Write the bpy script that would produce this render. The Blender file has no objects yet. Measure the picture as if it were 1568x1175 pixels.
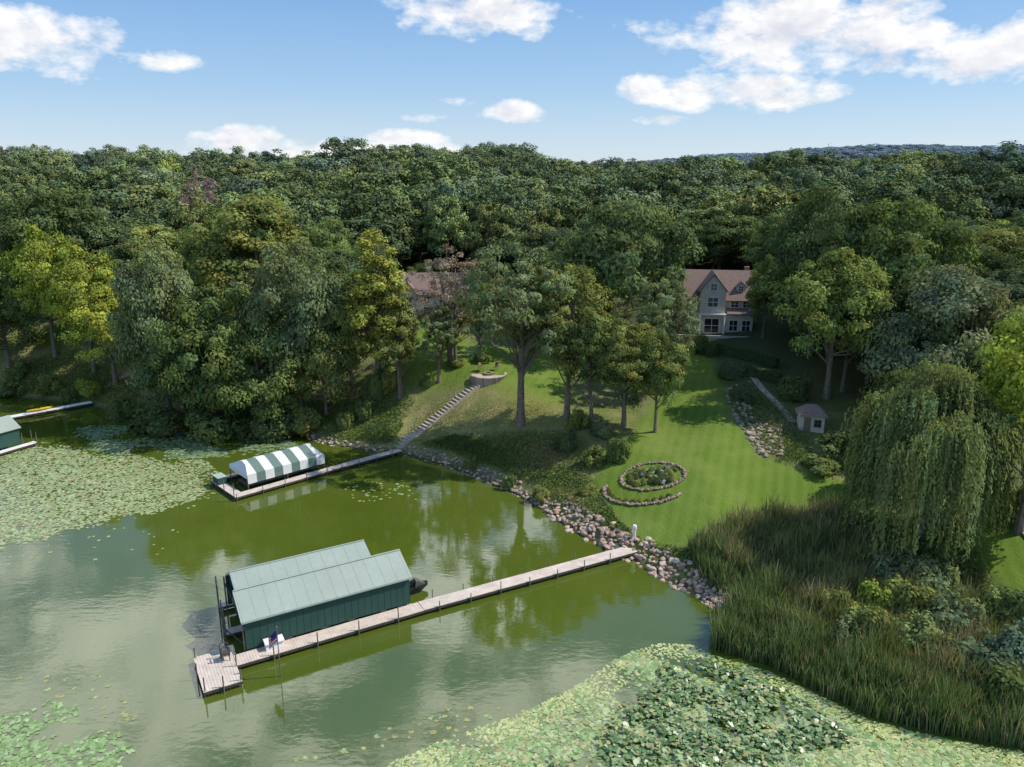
import bpy, math, random
import numpy as np
from mathutils import Vector
rng=np.random.default_rng(7); random.seed(7)
scene=bpy.context.scene
# ---------------------------------------------------------------- camera
F=1184.0; CX,CY=784.0,587.5; PITCH=math.radians(15.2); CH=32.0
SP,CP=math.sin(PITCH),math.cos(PITCH)
cam=bpy.data.cameras.new("camera"); camo=bpy.data.objects.new("camera",cam)
scene.collection.objects.link(camo); scene.camera=camo
camo.location=(0,0,CH); camo.rotation_euler=(math.radians(90)-PITCH,0,0)
cam.sensor_width=36; cam.lens=36*F/1568; cam.clip_end=9000; cam.clip_start=0.5
def ray(u,v):
    dx=(u-CX)/F; dy=(CY-v)/F
    return np.array([dx,CP+dy*SP,-SP+dy*CP])
def P(u,v,z=0.0):
    d=ray(u,v); t=(z-CH)/d[2]; return np.array([d[0]*t,d[1]*t,z])
def ss(a,b,x):
    t=np.clip((x-a)/(b-a),0,1); return t*t*(3-2*t)
def inside(X,Y,poly):
    r=np.zeros(X.shape,bool); n=len(poly)
    for i in range(n):
        x1,y1=poly[i]; x2,y2=poly[(i+1)%n]
        if y1==y2: continue
        c=((y1>Y)!=(y2>Y))&(X<(x2-x1)*(Y-y1)/(y2-y1)+x1); r^=c
    return r
def sdist(X,Y,poly,closed=True):
    D=np.full(X.shape,1e9); n=len(poly)
    for i in range(n if closed else n-1):
        x1,y1=poly[i]; x2,y2=poly[(i+1)%n]; dx,dy=x2-x1,y2-y1; L=dx*dx+dy*dy+1e-9
        t=np.clip(((X-x1)*dx+(Y-y1)*dy)/L,0,1)
        D=np.minimum(D,(X-x1-t*dx)**2+(Y-y1-t*dy)**2)
    D=np.sqrt(D)
    return np.where(inside(X,Y,poly),D,-D)
px=lambda L:[tuple(P(u,v,0)[:2]) for u,v in L]
shore_px=[(-120,602),(0,606),(60,612),(135,620),(200,640),(300,655),(400,664),(450,664),(500,680),(560,690),(605,693),(680,712),(740,735),(800,762),(840,787),(880,815),(930,842),(975,862),(1020,888),(1070,915),(1112,938),(1138,934),(1110,958),(1088,990),(1180,1015),(1250,1052),(1330,1090),(1450,1120),(1568,1142)]
shoreW=px(shore_px)
FAR=[(60,25),(120,-60),(400,-500),(4000,-500),(4000,6000),(-4000,6000),(-4000,400),(-400,140)]
LAND=shoreW+FAR
toeW=px(shore_px[:20]+[(1118,935),(1180,900),(1260,870),(1380,880),(1480,900),(1568,960)])
TOE=toeW+[(80,30),(140,-60),(400,-480),(3990,-480)]+FAR[4:]
def H(X,Y):
    X=np.asarray(X,float);Y=np.asarray(Y,float)
    dl=sdist(X,Y,LAND); d=sdist(X,Y,TOE)
    B=5.0+(0.9-5.0)*ss(-8,20,X)
    rr=np.clip(d,0,None)
    up=B*ss(1.5,15,d)+0.15*np.minimum(rr,60)+0.13*np.clip(rr-60,0,65)
    up+=0.7*ss(0,2.2,d)
    up+=ss(8,40,d)*(0.5*np.sin(X*.11+1)*np.cos(Y*.09)+.3*np.sin(X*.05-Y*.06))
    up+=ss(90,160,d)*(1.6*np.sin(X*.021+.6)+1.0*np.sin(X*.047+2))
    up+=46*ss(650,1500,Y)*ss(-100,700,X)
    marsh=0.14+0.08*np.sin(X*.7)*np.sin(Y*.8)
    wat=-0.15-np.minimum(1.8,-dl*0.25)
    return np.where(d>0,np.maximum(up,0.1),np.where(dl>0,marsh*ss(0,1,dl),wat))
_t=np.concatenate([np.arange(25,260,.12),np.arange(260,1500,2)])
def G(u,v):
    d=ray(u,v); X=d[0]*_t;Y=d[1]*_t;Z=CH+d[2]*_t
    h=np.maximum(H(X,Y),0); k=np.argmax(Z<h)
    if Z[k]>=h[k]: k=len(_t)-1
    return np.array([X[k],Y[k],h[k]])
Gp=lambda L:[tuple(G(u,v)[:2]) for u,v in L]
def hz(x,y): return float(H(np.array([x]),np.array([y]))[0])
# ---------------------------------------------------------------- materials
def newmat(name):
    m=bpy.data.materials.new(name); m.use_nodes=True; nt=m.node_tree; nt.nodes.clear()
    o=nt.nodes.new('ShaderNodeOutputMaterial'); return m,nt,o
def N(nt,t,**k):
    n=nt.nodes.new(t)
    for a,b in k.items(): setattr(n,a,b)
    return n
def mixc(nt,f,a,b,bt='MIX'):
    n=N(nt,'ShaderNodeMix',data_type='RGBA',blend_type=bt)
    for i,s in ((0,f),(6,a),(7,b)):
        if hasattr(s,'links') : nt.links.new(s,n.inputs[i])
        elif i==0: n.inputs[0].default_value=s
        else: n.inputs[i].default_value=(*s[:3],1)
    return n.outputs[2]
def noise(nt,scale,detail=4,vec=None,rough=.55):
    n=N(nt,'ShaderNodeTexNoise'); n.inputs['Scale'].default_value=scale; n.inputs['Detail'].default_value=detail; n.inputs['Roughness'].default_value=rough
    if vec is None:
        tc=N(nt,'ShaderNodeTexCoord'); vec=tc.outputs['Object']
    nt.links.new(vec,n.inputs['Vector']); return n.outputs['Fac']
def ramp(nt,fac,a,b,c0=(0,0,0),c1=(1,1,1)):
    r=N(nt,'ShaderNodeValToRGB'); e=r.color_ramp.elements
    e[0].position=a;e[1].position=b;e[0].color=(*c0,1);e[1].color=(*c1,1)
    nt.links.new(fac,r.inputs[0]); return r.outputs[0]
def math_(nt,op,a,b=None,c=None):
    n=N(nt,'ShaderNodeMath',operation=op)
    for i,s in enumerate((a,b,c)):
        if s is None: continue
        if hasattr(s,'links'): nt.links.new(s,n.inputs[i])
        else: n.inputs[i].default_value=s
    return n.outputs[0]
def simple(name,col,rough=.7,var=.25,scale=3,bump=0,metal=0,tint=False,spec=.3):
    m,nt,o=newmat(name); b=N(nt,'ShaderNodeBsdfPrincipled')
    f=noise(nt,scale,5)
    f=ramp(nt,f,.3,.7)
    c=mixc(nt,f,tuple(x*(1-var) for x in col),tuple(min(1,x*(1+var)) for x in col))
    if tint:
        a=N(nt,'ShaderNodeAttribute',attribute_name='tint'); c=mixc(nt,1.0,c,a.outputs['Color'],'MULTIPLY')
    nt.links.new(c,b.inputs['Base Color']); b.inputs['Roughness'].default_value=rough; b.inputs['Metallic'].default_value=metal
    b.inputs['Specular IOR Level'].default_value=spec
    if bump:
        bn=N(nt,'ShaderNodeBump'); bn.inputs['Strength'].default_value=bump; bn.inputs['Distance'].default_value=.05
        nt.links.new(noise(nt,scale*4,4),bn.inputs['Height']); nt.links.new(bn.outputs[0],b.inputs['Normal'])
    nt.links.new(b.outputs[0],o.inputs[0]); return m
def leafmat(name,trans=.3,useobj=True,col=(1,1,1)):
    m,nt,o=newmat(name)
    a=N(nt,'ShaderNodeAttribute',attribute_name='tint'); c=a.outputs['Color']
    if useobj:
        oi=N(nt,'ShaderNodeObjectInfo'); c=mixc(nt,1.0,c,oi.outputs['Color'],'MULTIPLY')
    else: c=mixc(nt,1.0,c,col,'MULTIPLY')
    d=N(nt,'ShaderNodeBsdfDiffuse')
    nt.links.new(c,d.inputs[0])
    if trans<=0: nt.links.new(d.outputs[0],o.inputs[0]); return m
    t=N(nt,'ShaderNodeBsdfTranslucent'); mx=N(nt,'ShaderNodeMixShader'); c2=mixc(nt,1.0,c,(1.2,1.2,.6),'MULTIPLY'); nt.links.new(c2,t.inputs[0])
    mx.inputs[0].default_value=trans; nt.links.new(d.outputs[0],mx.inputs[1]); nt.links.new(t.outputs[0],mx.inputs[2])
    nt.links.new(mx.outputs[0],o.inputs[0]); return m
M_bark=simple('bark',(.2,.16,.12),.9,.4,4,.5)
M_leaf=leafmat('foliage'); M_leaff=leafmat('foliage_distant',0); M_blade=leafmat('reed_blades',.2,False)
def padmat():
    m,nt,o=newmat('lily_pad'); b=N(nt,'ShaderNodeBsdfPrincipled')
    a=N(nt,'ShaderNodeAttribute',attribute_name='tint'); nt.links.new(a.outputs['Color'],b.inputs['Base Color'])
    b.inputs['Roughness'].default_value=.4; b.inputs['Specular IOR Level'].default_value=.5
    nt.links.new(b.outputs[0],o.inputs[0]); return m
M_pad=padmat()
M_rock=simple('riprap_stone',(1,1,1),.85,.22,2.5,.4,tint=True)
# ---------------------------------------------------------------- mesh tools
def link(o,parent=None):
    scene.collection.objects.link(o)
    if parent: o.parent=parent
    return o
def polys(name,chunks,mats,tints=None,parent=None,obj=True,smooth=None):
    Vs=[];ls=[];mi=[];tt=[];off=0
    for c in chunks:
        V,m,t=c[:3]; n,k,_=V.shape
        Vs.append(V.reshape(-1,3)); ls.append(off+np.arange(n)*k); off+=n*k
        mi.append(np.full(n,m)); tt.append(np.ones((n,3)) if t is None else t)
    Vs=np.concatenate(Vs);ls=np.concatenate(ls);mi=np.concatenate(mi);tt=np.concatenate(tt)
    me=bpy.data.meshes.new(name)
    me.vertices.add(len(Vs)); me.vertices.foreach_set('co',Vs.astype(np.float32).ravel())
    me.loops.add(len(Vs)); me.loops.foreach_set('vertex_index',np.arange(len(Vs),dtype=np.int32))
    me.polygons.add(len(ls)); me.polygons.foreach_set('loop_start',ls.astype(np.int32))
    for m in mats: me.materials.append(m)
    me.polygons.foreach_set('material_index',mi.astype(np.int32))
    me.update(calc_edges=True)
    a=me.attributes.new('tint','FLOAT_COLOR','FACE')
    a.data.foreach_set('color',np.concatenate([tt,np.ones((len(tt),1))],1).astype(np.float32).ravel())
    if not obj: return me
    return link(bpy.data.objects.new(name,me),parent)
def nrm(a): return a/(np.linalg.norm(a,axis=-1,keepdims=True)+1e-9)
def leafquads(C,Nn,s,asp=.6,T=None):
    n=len(C)
    if T is None: T=rng.normal(size=(n,3))
    T=T-Nn*np.sum(T*Nn,1,keepdims=True); T=nrm(T); Bt=np.cross(Nn,T)
    s=np.broadcast_to(np.asarray(s,float).reshape(-1,1),(n,1)) if np.ndim(s)==0 else s.reshape(-1,1)
    j=rng.uniform(.75,1.25,(n,4,1))
    return np.stack([C-T*s*j[:,0],C+Bt*s*asp*j[:,1],C+T*s*j[:,2],C-Bt*s*asp*j[:,3]],1)
def tubeq(pts,rad,ns=7):
    pts=np.array(pts,float);rings=[]
    for i,p in enumerate(pts):
        t=nrm(pts[min(i+1,len(pts)-1)]-pts[max(i-1,0)])
        a=nrm(np.cross(t,[0.13,.97,.2])); b=np.cross(t,a)
        an=np.linspace(0,2*np.pi,ns,endpoint=False)
        rings.append(p+rad[i]*(np.cos(an)[:,None]*a+np.sin(an)[:,None]*b))
    q=[]
    for i in range(len(rings)-1):
        for j in range(ns): q.append([rings[i][j],rings[i][(j+1)%ns],rings[i+1][(j+1)%ns],rings[i+1][j]])
    return np.array(q)
def tints_for(ncl,idx,n,spread=.35,leafj=.22):
    cl=rng.uniform(1-spread,1+spread,ncl); hue=rng.normal(0,.07,ncl)
    v=cl[idx]*rng.uniform(1-leafj,1+leafj,n); h=hue[idx]+rng.normal(0,.05,n)
    return np.stack([v*(1+h),v,v*(1-h*.8)],1)
def tree_mesh(name,Ht,R,cb=.25,ncl=95,nlf=170,ls=.24,clr=.2,gap=0.0,top=1.0,trunk_r=.32,ntr=1,limbs=22,mat=None):
    ch=[]
    zc=Ht*(cb+1)/2; hz_=Ht*(1-cb)/2
    lob=nrm(rng.normal(size=(9,3))); la=rng.uniform(-.16,.28,9)
    u=nrm(rng.normal(size=(ncl*3,3)))
    u=u[u[:,2]>-.75][:ncl]; m=len(u)
    rad=1+ (np.clip(u@lob.T,0,1)**3)@la
    rf=np.where(rng.random(m)<.25,rng.uniform(.25,.7,m),rng.uniform(.66,.96,m))
    wz=1-np.clip(u[:,2],-1,1)*(1-top)*.5
    C=np.stack([u[:,0]*R*rad*rf*wz,u[:,1]*R*rad*rf*wz,zc+u[:,2]*hz_*rf*np.clip(rad,.78,1.14)*.95],1)
    low=C[:,2]<zc; C[low,:2]*=(1-.25*((zc-C[low,2])/hz_))[:,None]
    cr=R*clr*rng.uniform(.65,1.4,m)
    for k in range(ntr):
        lean=rng.normal(0,.03*Ht,2); base=np.array([rng.normal(0,.25*(ntr>1)),rng.normal(0,.25*(ntr>1)),-0.6])
        tp=[base+np.array([lean[0]*t*t,lean[1]*t*t,t*Ht*.8]) for t in np.linspace(0,1,7)]
        ch.append((tubeq(tp,np.linspace(trunk_r*1.25,trunk_r*.18,7)*np.array([1.3]+[1]*6),8),0,None))
        for i in rng.choice(m,min(m,limbs),replace=False):
            t=rng.uniform(max(.22,cb*.9),.85); s=base+np.array([lean[0]*t*t,lean[1]*t*t,t*Ht*.8]); e=C[i]
            if e[2]<s[2]+.2: s[2]=max(Ht*cb*.7,e[2]-R*.35)
            mid=(s+e)/2+np.array([0,0,-.06*R])+rng.normal(0,.05*R,3)
            r0=trunk_r*.42*(1-t*.5)
            ch.append((tubeq([s,mid,e],[r0,r0*.6,.03],5),0,None))
    n=m*nlf; idx=np.repeat(np.arange(m),nlf)
    d=nrm(rng.normal(size=(n,3))); d[:,2]=np.where((d[:,2]<-.2)&(rng.random(n)<.6),-d[:,2],d[:,2])
    rr=cr[idx]*rng.uniform(.45,1.12,n)
    c=C[idx]+d*rr[:,None]*np.array([1.1,1.1,.72])
    outw=nrm(c-np.array([0,0,zc]))
    Nn=nrm(d*1.0+outw*.5+np.array([0,0,.35])+rng.normal(0,.45,(n,3)))
    ch.append((leafquads(c,Nn,ls*rng.uniform(.6,1.3,n)),1,tints_for(m,idx,n)))
    return polys(name,ch,[M_bark,mat or M_leaf],obj=False)
def willow_mesh():
    Ht,R=13,6.5; ch=[]
    tp=[np.array([.2*t,-.1*t,-.6+t*8.5]) for t in np.linspace(0,1,5)]
    ch.append((tubeq(tp,[.6,.45,.4,.3,.15],8),0,None)); heads=[]
    for i in range(60):
        a=rng.uniform(0,6.28); r=R*np.sqrt(rng.random())*.95; z=Ht*(.97-.38*(r/R)**1.8)+rng.normal(0,.8)
        heads.append([r*math.cos(a),r*math.sin(a),z])
        s=np.array([0,0,rng.uniform(3,7.5)])
        ch.append((tubeq([s,(s+heads[-1])/2+np.array([0,0,.9]),heads[-1]],[.14,.08,.03],5),0,None))
    heads=np.array(heads); Cs=[];Id=[]
    for i,h in enumerate(heads):
        for k in range(34):
            o=rng.normal(0,.7,3)*np.array([1,1,.45]); p=h+o; rad=nrm(np.array([p[0]+.01,p[1],0]))
            L=rng.uniform(.25,1)**1.1*min(p[2]-.6,7.5); nn=int(L/.17)+3; t=np.linspace(0,1,nn)[:,None]
            sway=rng.normal(0,.3,3)*np.array([1,1,0])
            q=p+rad*(1-np.exp(-t*4))*rng.uniform(.3,1.0)+np.array([0,0,-1])*L*t**1.15+sway*t
            q+=rng.normal(0,.07,q.shape); Cs.append(q); Id.append(np.full(nn,i))
    C=np.concatenate(Cs); idx=np.concatenate(Id); n=len(C)
    T=nrm(np.array([0,0,-1.0])+rng.normal(0,.4,(n,3))); out=nrm(C*np.array([1,1,.3]))
    Nn=nrm(out+rng.normal(0,.45,(n,3))+[0,0,.35])
    ch.append((leafquads(C,Nn,.19*rng.uniform(.7,1.3,n),.34,T),1,tints_for(60,idx,n,.45)))
    m=60; idx=np.repeat(np.arange(m),110); d=nrm(rng.normal(size=(m*110,3))); d[:,2]=abs(d[:,2])*.7
    c=heads[idx]+d*rng.uniform(.4,1.1,(m*110,1))
    ch.append((leafquads(c,nrm(d+rng.normal(0,.4,c.shape)),.16,.4),1,tints_for(m,idx,len(c),.3)*1.05))
    return polys('willow_mesh',ch,[M_bark,M_leaf],obj=False)
def shrub_mesh(name,R=1.5,Hh=1.8,ncl=26,nlf=150,ls=.12,tight=False):
    u=nrm(rng.normal(size=(ncl,3))); u[:,2]=abs(u[:,2])
    C=u*np.array([R,R,Hh])*(rng.uniform(.45,1.0,(ncl,1)) if not tight else .7)
    C[:,2]*=.85; idx=np.repeat(np.arange(ncl),nlf); n=len(idx); d=nrm(rng.normal(size=(n,3)))
    c=C[idx]+d*(R*.34)*rng.uniform(.5,1.1,(n,1)); c[:,2]=abs(c[:,2])
    Nn=nrm(d+nrm(c)*.6+[0,0,.3]+rng.normal(0,.4,(n,3)))
    return polys(name,[(leafquads(c,Nn,ls*rng.uniform(.6,1.3,n)),1,tints_for(ncl,idx,n,.08 if tight else .3))],[M_bark,M_leaf],obj=False)
LF=M_leaff
PR={ 'oak':(tree_mesh('oak_m',16,7,.2,105,190,.225),16,7.6),
 'oak2':(tree_mesh('oak2_m',15,7.5,.16,120,180,.225,.17),15,8.1),
 'tall':(tree_mesh('tall_m',19,5.6,.2,105,170,.215,.2,top=.6),19,6),
 'maple':(tree_mesh('maple_m',14,5.5,.18,90,190,.19,.21,top=.5),14,6),
 'lowoak':(tree_mesh('lowoak_m',13,6.5,.02,120,190,.2,.18,top=.85),13,7.2),
 'lowoak2':(tree_mesh('lowoak2_m',14,6.2,.03,100,210,.2,.22,top=.8),14,7.0),
 'airy':(tree_mesh('airy_m',17,6.8,.33,160,130,.18,.12,trunk_r=.45,limbs=34),17,7.2),
 'airy2':(tree_mesh('airy2_m',17,6.4,.25,135,130,.18,.135,trunk_r=.36,limbs=30,top=.7),17,6.8),
 'poplar':(tree_mesh('poplar_m',18,3.6,.12,110,120,.19,.22,top=.35,ntr=2,trunk_r=.24),18,4.1),
 'dead':(tree_mesh('dead_m',14,4.5,.22,120,55,.13,.13,ntr=2,trunk_r=.2),14,4.7),
 'bare':(tree_mesh('bare_m',16,5,.3,90,9,.12,.13,trunk_r=.3,limbs=85,mat=LF),16,5.4),
 'willow':(willow_mesh(),13,7.2),
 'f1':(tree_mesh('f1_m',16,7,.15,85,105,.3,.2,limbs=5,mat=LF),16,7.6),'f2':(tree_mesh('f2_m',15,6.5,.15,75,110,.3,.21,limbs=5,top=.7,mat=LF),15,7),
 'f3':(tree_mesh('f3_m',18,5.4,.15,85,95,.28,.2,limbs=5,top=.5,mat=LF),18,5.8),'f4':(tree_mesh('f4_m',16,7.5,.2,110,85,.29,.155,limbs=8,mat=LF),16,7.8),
 'shrub':(shrub_mesh('shrub_m'),2.1,1.9),
 'shrub2':(shrub_mesh('shrub2_m',1.3,2.2,22,130,.11),2.5,1.7),
 'mound':(shrub_mesh('mound_m',1.5,1.2,40,150,.07,True),1.4,1.7)}
def inst(proto,name,loc,sx,sz,col,parent=None,rot=None):
    o=bpy.data.objects.new(name,PR[proto][0]); o.location=loc; o.scale=(sx,sx,sz)
    o.rotation_euler=(0,0,random.uniform(0,6.28) if rot is None else rot); o.color=(*col,1); return link(o,parent)
def place(proto,name,u,vt,vb,w,col,parent=None):
    b=G(u,vb); d=ray(u,vt); t=b[1]/d[1]; zt=CH+d[2]*t
    hh=max(.5,zt-b[2]); dep=b[1]*CP-(b[2]-CH)*SP
    return inst(proto,name,(b[0],b[1],b[2]-.05),w/F*dep/(2*PR[proto][2]),hh/PR[proto][1],col,parent)
DK=(.12,.16,.062);MD=(.16,.21,.068);OL=(.225,.25,.075);BR=(.29,.345,.065);GY=(.205,.245,.115);YG=(.35,.385,.07);BL=(.12,.165,.09)
# ---------------------------------------------------------------- terrain
def axis(lo,a,b,hi,st):
    l=[];x=a;s=st
    while x>lo: s*=1.15; x-=s; l.append(x)
    r=[];x=b;s=st
    while x<hi: s*=1.15; x+=s; r.append(x)
    return np.array(l[::-1]+list(np.arange(a,b,st))+r)
xs=axis(-3500,-95,100,3500,.65); ys=axis(-600,26,150,5000,.65)
XX,YY=np.meshgrid(xs,ys); ZZ=H(XX,YY)
ZZ+=np.where(sdist(XX,YY,TOE)>1.5,.04*np.sin(XX*2.1)*np.cos(YY*1.7)+rng.normal(0,.012,XX.shape),0)
nx,ny=len(xs),len(ys)
me=bpy.data.meshes.new('ground'); me.vertices.add(nx*ny); me.vertices.foreach_set('co',np.stack([XX,YY,ZZ],-1).astype(np.float32).ravel())
i,j=np.meshgrid(np.arange(nx-1),np.arange(ny-1)); a=(j*nx+i).ravel(); Q=np.stack([a,a+1,a+1+nx,a+nx],1)
me.loops.add(Q.size); me.loops.foreach_set('vertex_index',Q.ravel().astype(np.int32)); me.polygons.add(len(Q)); me.polygons.foreach_set('loop_start',(np.arange(len(Q))*4).astype(np.int32))
me.update(calc_edges=True); me.polygons.foreach_set('use_smooth',np.ones(len(Q),bool))
LAWN=[Gp([(1050,512),(1085,540),(1105,575),(1125,640),(1165,700),(1300,742),(1310,772),(1200,778),(1110,795),(1045,840),(1000,850),(965,825),(935,790),(905,740),(930,690),(975,660),(1010,600),(1025,540)]),
 Gp([(600,565),(625,545),(640,480),(720,525),(870,545),(880,600),(860,625),(790,625),(745,592),(715,592),(690,600),(640,592)]),
 Gp([(1470,800),(1500,790),(1700,800),(1700,990),(1560,930),(1500,880)]),
 Gp([(75,500),(110,490),(110,520),(60,525)])]
DRY=[Gp([(640,600),(760,590),(860,615),(850,650),(760,668),(690,690),(620,690),(560,680),(590,640)]),Gp([(20,560),(110,545),(180,590),(60,600)])]
nz=np.sin(XX*.9+np.sin(YY*.7)*2)*.5+np.sin(YY*1.3+XX*.4)*.4
lawn=np.zeros_like(XX);dry=np.zeros_like(XX)
for p in LAWN: lawn=np.maximum(lawn,ss(-.7,.9,sdist(XX,YY,p)+nz*.5))
for p in DRY: dry=np.maximum(dry,ss(-2.5,2.5,sdist(XX,YY,p)+nz))
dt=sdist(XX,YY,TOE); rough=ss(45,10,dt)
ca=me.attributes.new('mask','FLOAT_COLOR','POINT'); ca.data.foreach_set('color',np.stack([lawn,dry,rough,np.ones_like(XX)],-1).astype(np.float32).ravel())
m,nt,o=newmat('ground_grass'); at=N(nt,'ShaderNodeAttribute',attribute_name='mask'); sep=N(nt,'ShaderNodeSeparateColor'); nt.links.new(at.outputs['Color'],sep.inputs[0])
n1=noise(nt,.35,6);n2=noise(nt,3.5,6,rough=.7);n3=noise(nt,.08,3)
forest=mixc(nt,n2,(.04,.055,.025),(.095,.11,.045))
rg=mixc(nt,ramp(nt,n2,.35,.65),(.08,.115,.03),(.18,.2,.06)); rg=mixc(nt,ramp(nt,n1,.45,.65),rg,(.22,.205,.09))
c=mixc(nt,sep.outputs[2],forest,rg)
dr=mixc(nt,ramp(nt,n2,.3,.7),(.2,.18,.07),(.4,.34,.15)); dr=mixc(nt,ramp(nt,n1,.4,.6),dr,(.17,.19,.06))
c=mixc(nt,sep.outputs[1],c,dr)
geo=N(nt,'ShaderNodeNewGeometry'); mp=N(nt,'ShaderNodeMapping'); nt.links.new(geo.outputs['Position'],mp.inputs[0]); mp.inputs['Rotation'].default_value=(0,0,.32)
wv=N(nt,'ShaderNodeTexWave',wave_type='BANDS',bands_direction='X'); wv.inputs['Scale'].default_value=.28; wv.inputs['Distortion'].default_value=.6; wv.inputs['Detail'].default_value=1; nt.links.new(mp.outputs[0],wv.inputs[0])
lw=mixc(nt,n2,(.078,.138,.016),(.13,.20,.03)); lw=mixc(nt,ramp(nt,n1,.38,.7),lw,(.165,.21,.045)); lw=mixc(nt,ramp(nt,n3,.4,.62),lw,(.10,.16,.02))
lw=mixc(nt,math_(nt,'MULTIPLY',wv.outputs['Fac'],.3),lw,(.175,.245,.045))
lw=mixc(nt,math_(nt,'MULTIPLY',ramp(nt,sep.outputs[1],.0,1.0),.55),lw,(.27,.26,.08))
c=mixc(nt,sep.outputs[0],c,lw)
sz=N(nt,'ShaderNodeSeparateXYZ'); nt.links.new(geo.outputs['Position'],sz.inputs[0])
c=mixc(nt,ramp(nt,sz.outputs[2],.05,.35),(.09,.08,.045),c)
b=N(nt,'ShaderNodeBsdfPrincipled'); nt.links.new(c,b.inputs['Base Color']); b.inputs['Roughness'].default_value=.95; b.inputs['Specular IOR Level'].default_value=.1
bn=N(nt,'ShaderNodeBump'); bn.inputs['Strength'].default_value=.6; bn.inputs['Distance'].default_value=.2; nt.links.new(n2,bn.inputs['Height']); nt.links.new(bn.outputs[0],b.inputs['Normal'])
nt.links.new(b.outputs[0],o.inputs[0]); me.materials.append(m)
link(bpy.data.objects.new('ground',me))
# ---------------------------------------------------------------- water
m,nt,o=newmat('lake_water'); b=N(nt,'ShaderNodeBsdfPrincipled')
nA=noise(nt,.05,4); c=mixc(nt,ramp(nt,nA,.35,.65),(.062,.090,.008),(.085,.112,.016)); nt.links.new(c,b.inputs['Base Color'])
b.inputs['Roughness'].default_value=.03; b.inputs['IOR'].default_value=1.6; b.inputs['Specular IOR Level'].default_value=.85
tc=N(nt,'ShaderNodeTexCoord'); mp=N(nt,'ShaderNodeMapping'); mp.inputs['Scale'].default_value=(1,1.8,1); nt.links.new(tc.outputs['Object'],mp.inputs[0])
w1=noise(nt,1.6,3,mp.outputs[0]); w2=noise(nt,.22,3,mp.outputs[0])
hh=math_(nt,'ADD',math_(nt,'MULTIPLY',w1,.2),math_(nt,'MULTIPLY',w2,.7))
bn=N(nt,'ShaderNodeBump'); bn.inputs['Strength'].default_value=.08; bn.inputs['Distance'].default_value=.25; nt.links.new(hh,bn.inputs['Height']); nt.links.new(bn.outputs[0],b.inputs['Normal'])
nt.links.new(b.outputs[0],o.inputs[0])
polys('lake_water',[(np.array([[[-3500,-600,0],[3500,-600,0],[3500,600,0],[-3500,600,0]]],float),0,None)],[m])
# ---------------------------------------------------------------- forest mass
forest=bpy.data.objects.new('forest_trees',None); link(forest)
FB=Gp([(-200,500),(30,485),(120,480),(215,520),(240,600),(430,630),(520,560),(590,470),(605,430),(735,430),(760,470),(860,510),(1000,490),(1030,450),(1040,428),(1165,428),(1190,500),(1235,585),(1330,610),(1480,620),(1700,650)])
FB=FB+[(400,60),(900,900),(-900,900),(-400,110)]
pos=[]
y=70.
while y<370:
    st=7.6 if y<150 else 9.3 if y<230 else 11.5
    x=-(y*.70+25)
    while x<y*.70+25:
        pos.append((x+random.uniform(-.42,.42)*st,y+random.uniform(-.42,.42)*st)); x+=st
    y+=st*.88
pos=np.array(pos); ok=(sdist(pos[:,0],pos[:,1],FB)>0)&(sdist(pos[:,0],pos[:,1],TOE)>5); pos=pos[ok]; hh_=H(pos[:,0],pos[:,1])
pal=[DK,DK,MD,MD,BL,OL,GY,BR]; pw=[.22,.1,.22,.12,.1,.16,.07,.03]
nf=0
for (x,y),z in zip(pos,hh_):
    k=random.choice(['oak','oak2','tall','maple','lowoak2'] if y<130 else ['f1','f2','f3','f4','f1','f4']); c=np.array(random.choices(pal,pw)[0])*random.uniform(.68,1.35)
    haze=min(1,max(0,(y-100)/190)); c=c*(1-.2*haze)+np.array([.09,.10,.092])*.6*haze  # aerial haze painted into leaf colour: paler and greyer with distance
    s=random.uniform(.62,1.25)*(1.08 if y>150 else .95)
    tgt=random.uniform(11.5,17.5)*(.9 if y<130 else 1)+(s-.9)*4
    if random.random()<.1: tgt+=2.2
    if y>220 and random.random()<.03: k='bare'; c=np.array([.25,.2,.17]); tgt+=2
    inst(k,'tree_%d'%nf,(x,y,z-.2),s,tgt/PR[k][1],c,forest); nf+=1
far=bpy.data.objects.new('distant_ridge_forest',None); link(far)
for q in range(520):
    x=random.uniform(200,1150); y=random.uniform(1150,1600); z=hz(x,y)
    inst(random.choice(['f1','f2','f4']),'far_tree_%d'%q,(x,y,z-2),random.uniform(2.2,3.4),random.uniform(.9,1.3),np.array((.23,.30,.34))*random.uniform(.85,1.15),far)  # blue-grey tint puts the ridge's haze into the leaf colour
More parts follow.
